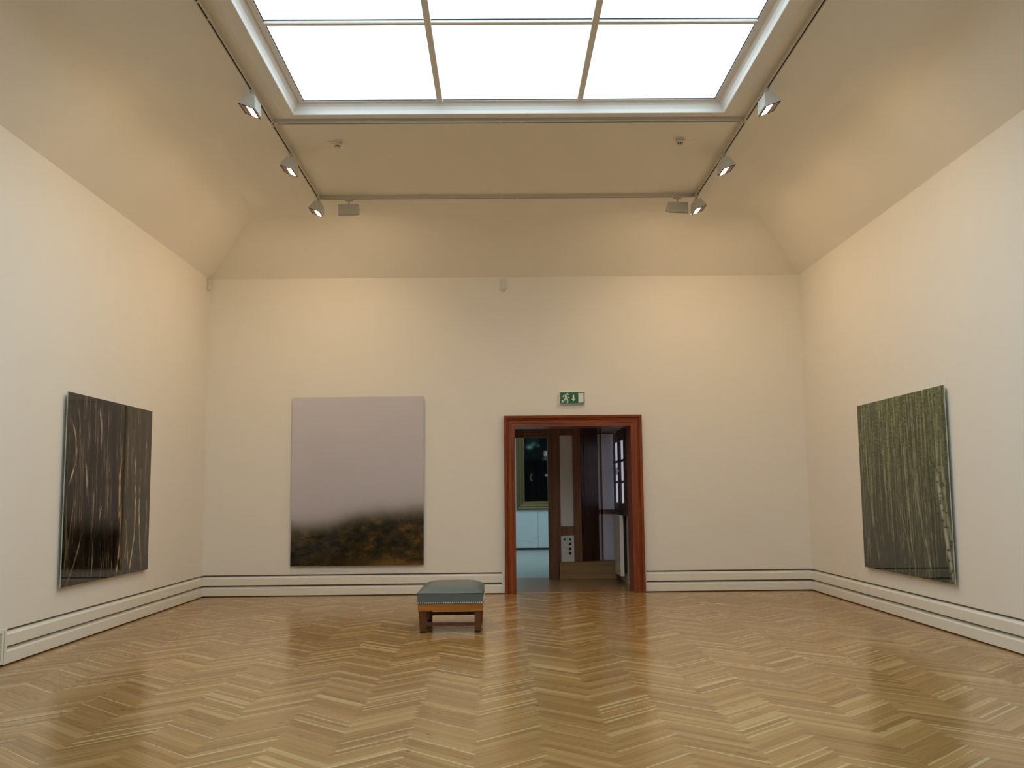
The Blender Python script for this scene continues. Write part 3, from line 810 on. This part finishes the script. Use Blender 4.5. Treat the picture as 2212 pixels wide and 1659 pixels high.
def print_mat(name, coat):
    m, nt, N, L, b = new_mat(name)
    at = N.new('ShaderNodeAttribute'); at.attribute_name = 'picture'
    L.new(at.outputs['Color'], b.inputs['Base Color'])
    b.inputs['Roughness'].default_value = 0.5
    b.inputs['Coat Weight'].default_value = coat
    b.inputs['Coat Roughness'].default_value = 0.02
    b.inputs['Coat IOR'].default_value = 1.4
    b.inputs['Specular IOR Level'].default_value = 0.0
    return m
M_PRINT = print_mat('acrylic_faced_print', 1.0)
M_CANVAS = print_mat('varnished_canvas', 0.3)

def picture_plane(name, img, p00, p10, p01, mat, parent):
    """grid mesh: p00 top-left, p10 top-right, p01 bottom-left as the viewer sees it; one colour per vertex"""
    h, w, _ = img.shape
    p00, p10, p01 = np.array(p00), np.array(p10), np.array(p01)
    U, V = np.meshgrid(np.linspace(0, 1, w), np.linspace(0, 1, h))
    P = p00 + U[..., None] * (p10 - p00) + V[..., None] * (p01 - p00)
    po = np.array(parent.location)
    verts = (P - po).reshape(-1, 3)
    idx = np.arange(h * w).reshape(h, w)
    quads = np.stack([idx[1:, :-1], idx[1:, 1:], idx[:-1, 1:], idx[:-1, :-1]], -1).reshape(-1, 4)
    me = bpy.data.meshes.new(name)
    me.from_pydata(verts.tolist(), [], quads.tolist())
    at = me.color_attributes.new('picture', 'FLOAT_COLOR', 'POINT')
    c = np.ones((h * w, 4)); c[:, :3] = s2l(np.clip(img, 0, 255)).reshape(-1, 3)
    at.data.foreach_set('color', c.ravel())
    me.materials.append(mat)
    o = bpy.data.objects.new(name, me); COL.objects.link(o); o.parent = parent
    return o

def wall_print(label, side, s0, s1, z0, z1, img):
    """s0..s1 along the wall; the face stands 50 mm off the plaster"""
    if side == 'left':
        root = empty('photo_print', (XL, (s0 + s1) / 2, z0)); x = XL + 0.05
        P = ((x, s0, z1), (x, s1, z1), (x, s0, z0))
        sheet = ((x - 0.006, s0, z0), (x - 0.0004, s1, z1)); back = ((x - 0.012, s0 + .001, z0 + .001), (x - 0.006, s1 - .001, z1 - .001)); sub = ((XL, s0 + .12, z0 + .12), (x - .012, s1 - .12, z1 - .12))
    elif side == 'right':
        root = empty('photo_print', (XR, (s0 + s1) / 2, z0)); x = XR - 0.05
        P = ((x, s1, z1), (x, s0, z1), (x, s1, z0))
        sheet = ((x + 0.0004, s0, z0), (x + 0.006, s1, z1)); back = ((x + 0.006, s0 + .001, z0 + .001), (x + 0.012, s1 - .001, z1 - .001)); sub = ((x + .012, s0 + .12, z0 + .12), (XR, s1 - .12, z1 - .12))
    else:
        root = empty('photo_print', ((s0 + s1) / 2, YB, z0)); y = YB - 0.05
        P = ((s0, y, z1), (s1, y, z1), (s0, y, z0))
        sheet = ((s0, y + .0004, z0), (s1, y + .006, z1)); back = ((s0 + .001, y + .006, z0 + .001), (s1 - .001, y + .012, z1 - .001)); sub = ((s0 + .12, y + .012, z0 + .12), (s1 - .12, YB, z1 - .12))
    tag(root, label, 'photograph')
    picture_plane('picture', img, *P, M_PRINT, root)
    MB().box(*sheet).build('acrylic_sheet', M_ACRYLIC, root)
    MB().box(*back).build('backing_plate', M_ALU, root)
    MB().box(*sub).build('hanging_frame', M_ALU, root)
    return root
wall_print('large dark glossy photograph of bare forest trunks on the left wall', 'left', 10.905, 13.555, 0.640, 2.779, dark_forest(400, 220))
wall_print('large glossy photograph of green birch forest on the right wall', 'right', 10.973, 13.685, 0.559, 2.771, green_forest(400, 220))
wall_print('large glossy photograph of a misty hillside left of the doorway', 'back', -3.404, -1.255, 0.477, 3.211, mist(320, 250))

wall_print('dark upright photograph on the left wall, first one nearer than the dark trunks', 'left', 5.05, 7.25, 0.50, 3.30, dark_forest(160, 110))
wall_print('dark photograph on the left wall, second one nearer than the dark trunks', 'left', 1.10, 3.75, 0.60, 2.78, dark_forest(160, 110))

# gold framed portrait in the far room
gpn = empty('framed_painting', (1.6, FY, 1.14))
tag(gpn, 'dark portrait painting in a wide gold frame seen through the doorway', 'painting')
gx0, gx1, gz0, gz1, gw = 0.445, 2.85, 1.140, 4.05, 0.245
gpf = [(0, 0), (0, 0.06), (0.04, 0.09), (0.075, 0.075), (0.10, 0.10), (0.15, 0.085), (0.20, 0.045), (gw, 0.035), (gw, 0)]
def gframe(p, c):
    x = (gx0 + p[0]) if c in (0, 3) else (gx1 - p[0]); z = (gz0 + p[0]) if c in (0, 1) else (gz1 - p[0])
    return (x, FY - 0.006 - p[1], z)
for c in range(4):
    MB().prism(gpf, lambda p: gframe(p, c), lambda p: gframe(p, (c + 1) % 4)).build('frame_moulding', M_GOLD, gpn)
picture_plane('canvas', portrait(150, 110), (gx0 + gw - .01, FY - 0.030, gz1 - gw + .01), (gx1 - gw + .01, FY - 0.030, gz1 - gw + .01), (gx0 + gw - .01, FY - 0.030, gz0 + gw - .01), M_CANVAS, gpn)

# ------------------------------------------------------------------ exit sign
sg = empty('exit_sign', (1.19, YB, 3.057))
tag(sg, 'green emergency exit sign with running figure above the doorway', 'sign')
EX0, EX1, EZ0, EZ1 = 0.981, 1.399, 3.058, 3.262
EYF = YB - 0.060
MB().box((EX0, YB - 0.055, EZ0), (EX1, YB, EZ1), 0.004).build('case', M_SIGNWHITE, sg)
MB().box((EX0 + 0.010, EYF, EZ0 + 0.012), (EX1 - 0.006, YB - 0.054, EZ1 - 0.008)).build('green_face', M_GREEN, sg)
def spx(x, y):  # coordinates read off the sign face (0..2212 wide enlargement)
    return (EX0 + 0.010 + (x - 605) / (1655 - 605) * (EX1 - EX0 - 0.016), EZ1 - 0.008 - (y - 360) / (825 - 360) * (EZ1 - EZ0 - 0.020))
def flat(polys, name):
    mb = MB()
    for pl in polys:
        A = [(*spx(*p),) for p in pl]
        mb.prism(A, lambda p: (p[0], EYF - 0.0025, p[1]), lambda p: (p[0], EYF, p[1]))
    return mb.build(name, M_SIGNWHITE, sg)
def limb(pts, w):
    out = []
    for (a, b) in zip(pts[:-1], pts[1:]):
        d = Vector((b[0] - a[0], b[1] - a[1])); d.normalize(); n = Vector((-d.y, d.x)) * w / 2; e = d * w * 0.35
        out.append([(a[0] - e.x + n.x, a[1] - e.y + n.y), (b[0] + e.x + n.x, b[1] + e.y + n.y), (b[0] + e.x - n.x, b[1] + e.y - n.y), (a[0] - e.x - n.x, a[1] - e.y - n.y)])
    return out
man = [[(918 + 50 * math.cos(2 * math.pi * k / 16), 442 + 50 * math.sin(2 * math.pi * k / 16)) for k in range(16)]]
man += limb([(860, 468), (775, 468), (725, 535)], 44) + limb([(920, 490), (920, 575), (990, 578)], 42)
man += [[(840, 455), (945, 470), (935, 540), (880, 610), (800, 610), (800, 560)]]
man += limb([(815, 590), (790, 710), (680, 712)], 50) + limb([(850, 600), (920, 680), (915, 780)], 54)
flat(man, 'running_figure')
flat([[(1142, 470), (1212, 470), (1212, 640), (1142, 640)], [(1085, 632), (1268, 632), (1178, 732)]], 'arrow')
flat([[(1385, 392), (1612, 392), (1612, 790), (1385, 790)]], 'door_symbol')
flat([[(650, 770), (770, 770), (770, 784), (650, 784)]], 'small_print')

# ------------------------------------------------------------------ motion sensors
def sensor(loc, rz, label):
    root = empty('motion_sensor', loc, rz)
    tag(root, label, 'sensor', 'motion sensors')
    mb = MB().box((-0.030, -0.045, 0.075), (0.030, 0.0, 0.20), 0.010)
    loc_part(mb, 'body', M_WHITEPL, root)
    mb = MB()
    seg = 10
    vs_, fs_ = [], []
    for i, zz in enumerate((0.0, 0.012, 0.035, 0.06, 0.08)):
        rad = (0.018, 0.028, 0.034, 0.033, 0.030)[i]
        for k in range(seg + 1):
            a = math.pi * k / seg
            vs_.append((rad * math.cos(a), -0.012 - rad * 1.3 * math.sin(a), zz))
    for i in range(4):
        for k in range(seg):
            a = i * (seg + 1) + k; fs_.append((a, a + 1, a + seg + 2, a + seg + 1))
    mb.mesh(vs_, fs_, True)
    n = len(vs_) - seg - 1
    mb.poly([vs_[k] for k in range(seg + 1)]); mb.poly([vs_[n + k] for k in range(seg + 1)])
    loc_part(mb, 'lens', M_WHITEPL, root)
    loc_part(MB().box((-0.024, -0.014, 0.0), (0.024, 0.0, 0.10), 0.004), 'bracket', M_WHITEPL, root)
    return root
sensor((XL, 16.11, 5.000), math.pi / 2, 'small white motion sensor high in the back left corner')
sensor((0.072, YB, 4.975), 0.0, 'small white motion sensor centred at the top of the back wall')

# ------------------------------------------------------------------ smoke detectors
def detector(x, y, label, mark):
    root = empty('smoke_detector', (x, y, HC))
    tag(root, label, 'smoke detector', 'ceiling smoke detectors')
    MB().cyl((x, y, HC - 0.022), 0.062, 0.022, 'Z', 28).build('base', M_WHITEPL, root)
    MB().cyl((x, y, HC - 0.060), 0.040, 0.038, 'Z', 28, r2=0.052).build('body', M_WHITEPL, root)
    MB().cyl((x, y, HC - 0.078), 0.034, 0.018, 'Z', 24, r2=0.036).build('chamber', M_BLACK, root)
    for k in range(8):
        a = 2 * math.pi * (k + .5) / 8
        px, py = x + 0.036 * math.cos(a), y + 0.036 * math.sin(a)
        MB().box((px - 0.004, py - 0.004, HC - 0.079), (px + 0.004, py + 0.004, HC - 0.059)).build('rib', M_WHITEPL, root)
    MB().cyl((x, y, HC - 0.088), 0.028, 0.010, 'Z', 24, r2=0.036).build('cap', M_WHITEPL, root)
    mb = MB()
    sx = -1 if mark == 'arc' else 1
    if mark == 'arc':
        pts = [(-0.13, 0.0), (-0.10, -0.012), (-0.075, 0.005), (-0.062, 0.035), (-0.068, 0.07), (-0.10, 0.07)]
    else:
        pts = [(0.10, -0.02), (0.055, 0.0), (0.05, 0.03), (0.085, 0.035), (0.05, 0.03), (0.06, 0.07)]
    for a, b_ in zip(pts[:-1], pts[1:]):
        d = Vector((b_[0] - a[0], b_[1] - a[1])); d.normalize(); n = Vector((-d.y, d.x)) * 0.0035
        mb.prism([(a[0] + n.x, a[1] + n.y), (b_[0] + n.x, b_[1] + n.y), (b_[0] - n.x, b_[1] - n.y), (a[0] - n.x, a[1] - n.y)],
                 lambda p: (x + p[0], y + p[1], HC - 0.0015), lambda p: (x + p[0], y + p[1], HC - 0.0001))
    mb.build('red_mark', M_REDMARK, root)
detector(-2.00, 11.93, 'small round smoke detector on the ceiling, left of the two', 'arc')
detector(2.28, 11.90, 'small round smoke detector on the ceiling, right of the two', 'flag')

# ------------------------------------------------------------------ light track
TX0, TX1, TY1, TY2, TYN = -2.643, 2.929, 11.20, 14.18, -1.2
tr = empty('light_track', (0.14, 8.0, HC))
tag(tr, 'white electrified light track framing the laylight on the ceiling', 'light track')
TZ0 = HC - 0.055
def rail(p0, p1, ax):
    hw = 0.021
    if ax == 'Y':
        MB().box((p0[0] - hw, p0[1], TZ0 + 0.004), (p0[0] + hw, p1[1], HC)).build('rail', M_RAIL, tr)
        for s in (-1, 1):
            xa, xb = sorted((p0[0] + s * hw, p0[0] + s * 0.009))
            MB().box((xa, p0[1], TZ0), (xb, p1[1], TZ0 + 0.004)).build('rail_lip', M_RAIL, tr)
        MB().box((p0[0] - 0.009, p0[1], TZ0 + 0.002), (p0[0] + 0.009, p1[1], TZ0 + 0.0045)).build('slot', M_DARK, tr)
    else:
        MB().box((p0[0], p0[1] - hw, TZ0 + 0.004), (p1[0], p0[1] + hw, HC)).build('rail', M_RAIL, tr)
        for s in (-1, 1):
            ya, yb = sorted((p0[1] + s * hw, p0[1] + s * 0.009))
            MB().box((p0[0], ya, TZ0), (p1[0], yb, TZ0 + 0.004)).build('rail_lip', M_RAIL, tr)
        MB().box((p0[0], p0[1] - 0.009, TZ0 + 0.002), (p1[0], p0[1] + 0.009, TZ0 + 0.0045)).build('slot', M_DARK, tr)
for x in (TX0, TX1):
    rail((x, TYN), (x, TY1 - 0.06), 'Y'); rail((x, TY1 + 0.06), (x, TY2 - 0.06), 'Y')
for y in (TY1, TY2):
    rail((TX0 + 0.06, y), (TX1 - 0.06, y), 'X')
    for x in (TX0, TX1):
        s = 1 if x < 0 else -1
        mb = MB().box((x - 0.023, y - (0.061 if True else 0), TZ0 - 0.001), (x + 0.023, y + (0.061 if y == TY1 else 0.023), HC), 0.003)
        xa, xb = sorted((x, x + s * 0.061))
        mb.box((xa, y - 0.023, TZ0 - 0.001), (xb, y + 0.023, HC), 0.003)
        mb.build('connector', M_RAIL, tr)
    MB().box((0.02, y - 0.0225, TZ0 - 0.0012), (0.05, y + 0.0225, HC)).build('joiner', M_RAIL, tr)
    MB().box((0.27, y - 0.0225, TZ0 - 0.0012), (0.30, y + 0.0225, HC)).build('joiner', M_RAIL, tr)
for y in (8.62, 8.30):
    MB().box((TX0 - 0.0225, y, TZ0 - 0.0012), (TX0 + 0.0225, y + 0.03, HC)).build('joiner', M_RAIL, tr)

# ------------------------------------------------------------------ track lamps: asymmetric wall washers
# local frame: lamp aims towards -X, track runs along Y, z = 0 at the underside of the track
def make_lamp():
    root = empty('track_lamp', (0, 0, 0))
    loc_part(MB().box((-0.016, -0.06, -0.028), (0.016, 0.06, 0.0), 0.004), 'adapter', M_HEAD, root)
    loc_part(MB().cyl((0, 0, -0.095), 0.012, 0.07, 'Z', 14), 'stem', M_HEAD, root)
    W2 = 0.145
    A, A2, B, C = (0.062, -0.090), (-0.028, -0.084), (-0.112, -0.176), (0.070, -0.246)
    B2, C2 = (-0.107, -0.185), (0.058, -0.250)
    body = loc_part(MB().prism([A, A2, B, B2, C2, C], lambda p: (p[0], -W2, p[1]), lambda p: (p[0], W2, p[1])), 'housing', M_HEAD, root)
    # opening: black rim and glowing lens, on the slanted underside B-C
    d = Vector((C2[0] - B2[0], C2[1] - B2[1])); L_ = d.length; d.normalize(); n = Vector((d.y, -d.x))
    if n.y > 0: n = -n
    def pt(s, t): return (B2[0] + d.x * s + n.x * t, B2[1] + d.y * s + n.y * t)
    mb = MB()
    for s0, s1, y0, y1 in ((0.0, 0.012, -W2, W2), (L_ - 0.012, L_, -W2, W2), (0.012, L_ - 0.012, -W2, -W2 + 0.010), (0.012, L_ - 0.012, W2 - 0.010, W2)):
        mb.prism([pt(s0, 0), pt(s1, 0), pt(s1, 0.006), pt(s0, 0.006)], lambda p: (p[0], y0, p[1]), lambda p: (p[0], y1, p[1]))
    loc_part(mb, 'rim', M_BLACK, root)
    loc_part(MB().prism([pt(0.090, 0.0005), pt(L_ - 0.030, 0.0005), pt(L_ - 0.030, 0.003), pt(0.090, 0.003)], lambda p: (p[0], -W2 + 0.030, p[1]), lambda p: (p[0], W2 - 0.030, p[1])), 'lens', M_LENS, root)
    loc_part(MB().prism([pt(0.012, 0.0005), pt(0.090, 0.0005), pt(0.090, 0.004), pt(0.012, 0.004)], lambda p: (p[0], -W2 + 0.010, p[1]), lambda p: (p[0], W2 - 0.010, p[1])), 'reflector_strip', plain('reflector', (0.35, 0.22, 0.20, 1), 0.4), root)
    return root
lamp0 = make_lamp()
spots = [(TX0, 10.25, 0, 'track lamp washing the left wall, nearest of the three on the left'),
         (TX0, 12.23, 0, 'track lamp washing the left wall, middle of the three on the left'),
         (TX0, 14.11, 0, 'track lamp washing the left wall, farthest of the three at the track corner'),
         (TX1, 10.27, math.pi, 'track lamp washing the right wall, nearest of the three on the right'),
         (TX1, 12.32, math.pi, 'track lamp washing the right wall, middle of the three on the right'),
         (TX1, 14.11, math.pi, 'track lamp washing the right wall, farthest of the three at the track corner'),
         (-2.20, TY2, -math.pi / 2, 'track lamp seen from behind on the far track, left end'),
         (2.65, TY2, -math.pi / 2 + 0.16, 'track lamp seen from behind on the far track, right end')]
for k, (x, y, rz, lab) in enumerate(spots):
    o = lamp0 if k == 0 else copy_tree(lamp0)
    o.location = (x, y, TZ0); o.rotation_euler = (0, 0, rz)
    tag(o, lab, 'track lamp', 'wall washing track lamps')

# ------------------------------------------------------------------ bench
BX0, BX1, BY0, BY1 = -0.985, -0.222, 11.72, 12.90
bn = empty('museum_bench', ((BX0 + BX1) / 2, (BY0 + BY1) / 2, 0))
tag(bn, 'low museum bench with blue-grey leather seat and brown wooden legs', 'bench')
ap = MB().box((BX0 + 0.004, BY0 + 0.004, 0.250), (BX1 - 0.004, BY0 + 0.030, 0.336), 0.003)
ap.build('apron', M_BENCHW, bn)
MB().box((BX0 + 0.004, BY1 - 0.030, 0.250), (BX1 - 0.004, BY1 - 0.004, 0.336), 0.003).build('apron', M_BENCHW, bn)
MB().box((BX0 + 0.004, BY0 + 0.030, 0.250), (BX0 + 0.030, BY1 - 0.030, 0.336), 0.003).build('apron', M_BENCHL, bn)
MB().box((BX1 - 0.030, BY0 + 0.030, 0.250), (BX1 - 0.004, BY1 - 0.030, 0.336), 0.003).build('apron', M_BENCHL, bn)
def taper_leg(cx, cy):
    mb = MB(); a, b_ = 0.043, 0.036
    dx = 0.007 if cx < (BX0 + BX1) / 2 else -0.007
    prof_ = [(-1, -1), (1, -1), (1, 1), (-1, 1)]
    mb.prism(prof_, lambda p: (cx + dx + p[0] * b_, cy + p[1] * b_, 0.022), lambda p: (cx + p[0] * a, cy + p[1] * a, 0.2505))
    leg = mb.build('leg', M_BENCHL, bn)
    ft = MB().prism(prof_, lambda p: (cx + dx + p[0] * 0.033, cy + p[1] * 0.033, 0.0), lambda p: (cx + dx + p[0] * 0.0355, cy + p[1] * 0.0355, 0.022))
    n = len(ft.v)
    ft.build('foot_pad', M_RUBBER, leg)
for cx in (BX0 + 0.055, BX1 - 0.055):
    for cy in (BY0 + 0.060, BY1 - 0.060):
        taper_leg(cx, cy)
for cy in (BY0 + 0.060, BY1 - 0.060):
    MB().box((BX0 + 0.09, cy - 0.014, 0.074), (BX1 - 0.09, cy + 0.014, 0.116), 0.003).build('stretcher', M_BENCHL, bn)
for cx in (BX0 + 0.055, BX1 - 0.055):
    MB().box((cx - 0.014, BY0 + 0.10, 0.074), (cx + 0.014, BY1 - 0.10, 0.116), 0.003).build('stretcher', M_BENCHL, bn)
# cushion: vertical band and domed top in one mesh
n = 28
vs_, fs_ = [], []
def ss(t): return 1 - abs(2 * t - 1) ** 5
for i in range(n + 1):
    for j in range(n + 1):
        u, v = i / n, j / n
        uu = 0.5 - 0.5 * math.cos(math.pi * u); vv = 0.5 - 0.5 * math.cos(math.pi * v)
        z = 0.455 + 0.082 * (ss(uu) * ss(vv)) ** 0.75
        vs_.append((BX0 + uu * (BX1 - BX0), BY0 + vv * (BY1 - BY0), z))
for i in range(n):
    for j in range(n):
        a = i * (n + 1) + j; fs_.append((a, a + 1, a + n + 2, a + n + 1))
cu = MB(); cu.mesh(vs_, fs_, True)
edge = [(BX0, BY0), (BX1, BY0), (BX1, BY1), (BX0, BY1)]
for k in range(4):
    a, b_ = edge[k], edge[(k + 1) % 4]
    cu.poly([(a[0], a[1], 0.337), (b_[0], b_[1], 0.337), (b_[0], b_[1], 0.455), (a[0], a[1], 0.455)])
cu.poly([(x, y, 0.337) for x, y in edge])
cush = cu.build('cushion', M_LEATHER, bn)
pp = MB()
for k in range(4):
    a, b_ = Vector((*edge[k], 0.455)), Vector((*edge[(k + 1) % 4], 0.455))
    if k % 2 == 0: pp.cyl(tuple(min(a, b_, key=lambda q: q.x)), 0.005, abs(b_.x - a.x), 'X', 8)
    else: pp.cyl(tuple(min(a, b_, key=lambda q: q.y)), 0.005, abs(b_.y - a.y), 'Y', 8)
pp.build('piping', M_LEATHER, cush)
def dome(axis_n):
    vs_, fs_ = [], []
    sg_ = 6
    for i, (rr_, h) in enumerate(((0.0080, 0.0), (0.0062, 0.0035))):
        for k in range(sg_):
            a = 2 * math.pi * k / sg_
            vs_.append((rr_ * math.cos(a), -h, rr_ * math.sin(a)))
    vs_.append((0, -0.0055, 0))
    for k in range(sg_):
        fs_.append((k, (k + 1) % sg_, sg_ + (k + 1) % sg_, sg_ + k)); fs_.append((sg_ + k, sg_ + (k + 1) % sg_, 2 * sg_))
    me = bpy.data.meshes.new('nail'); me.from_pydata(vs_, [], fs_); me.materials.append(M_NAIL)
    return me
nm = dome(0)
bl = Vector(bn.location)
for k in range(31):
    x = BX0 + 0.012 + k * (BX1 - BX0 - 0.024) / 30
    for y, rz in ((BY0, 0.0), (BY1, math.pi)):
        o = bpy.data.objects.new('nail', nm); COL.objects.link(o); o.parent = cush
        o.location = (x - bl.x, y - bl.y, 0.346); o.rotation_euler = (0, 0, rz)
for k in range(46):
    y = BY0 + 0.014 + k * (BY1 - BY0 - 0.028) / 45
    for x, rz in ((BX0, -math.pi / 2), (BX1, math.pi / 2)):
        o = bpy.data.objects.new('nail', nm); COL.objects.link(o); o.parent = cush
        o.location = (x - bl.x, y - bl.y, 0.346); o.rotation_euler = (0, 0, rz)
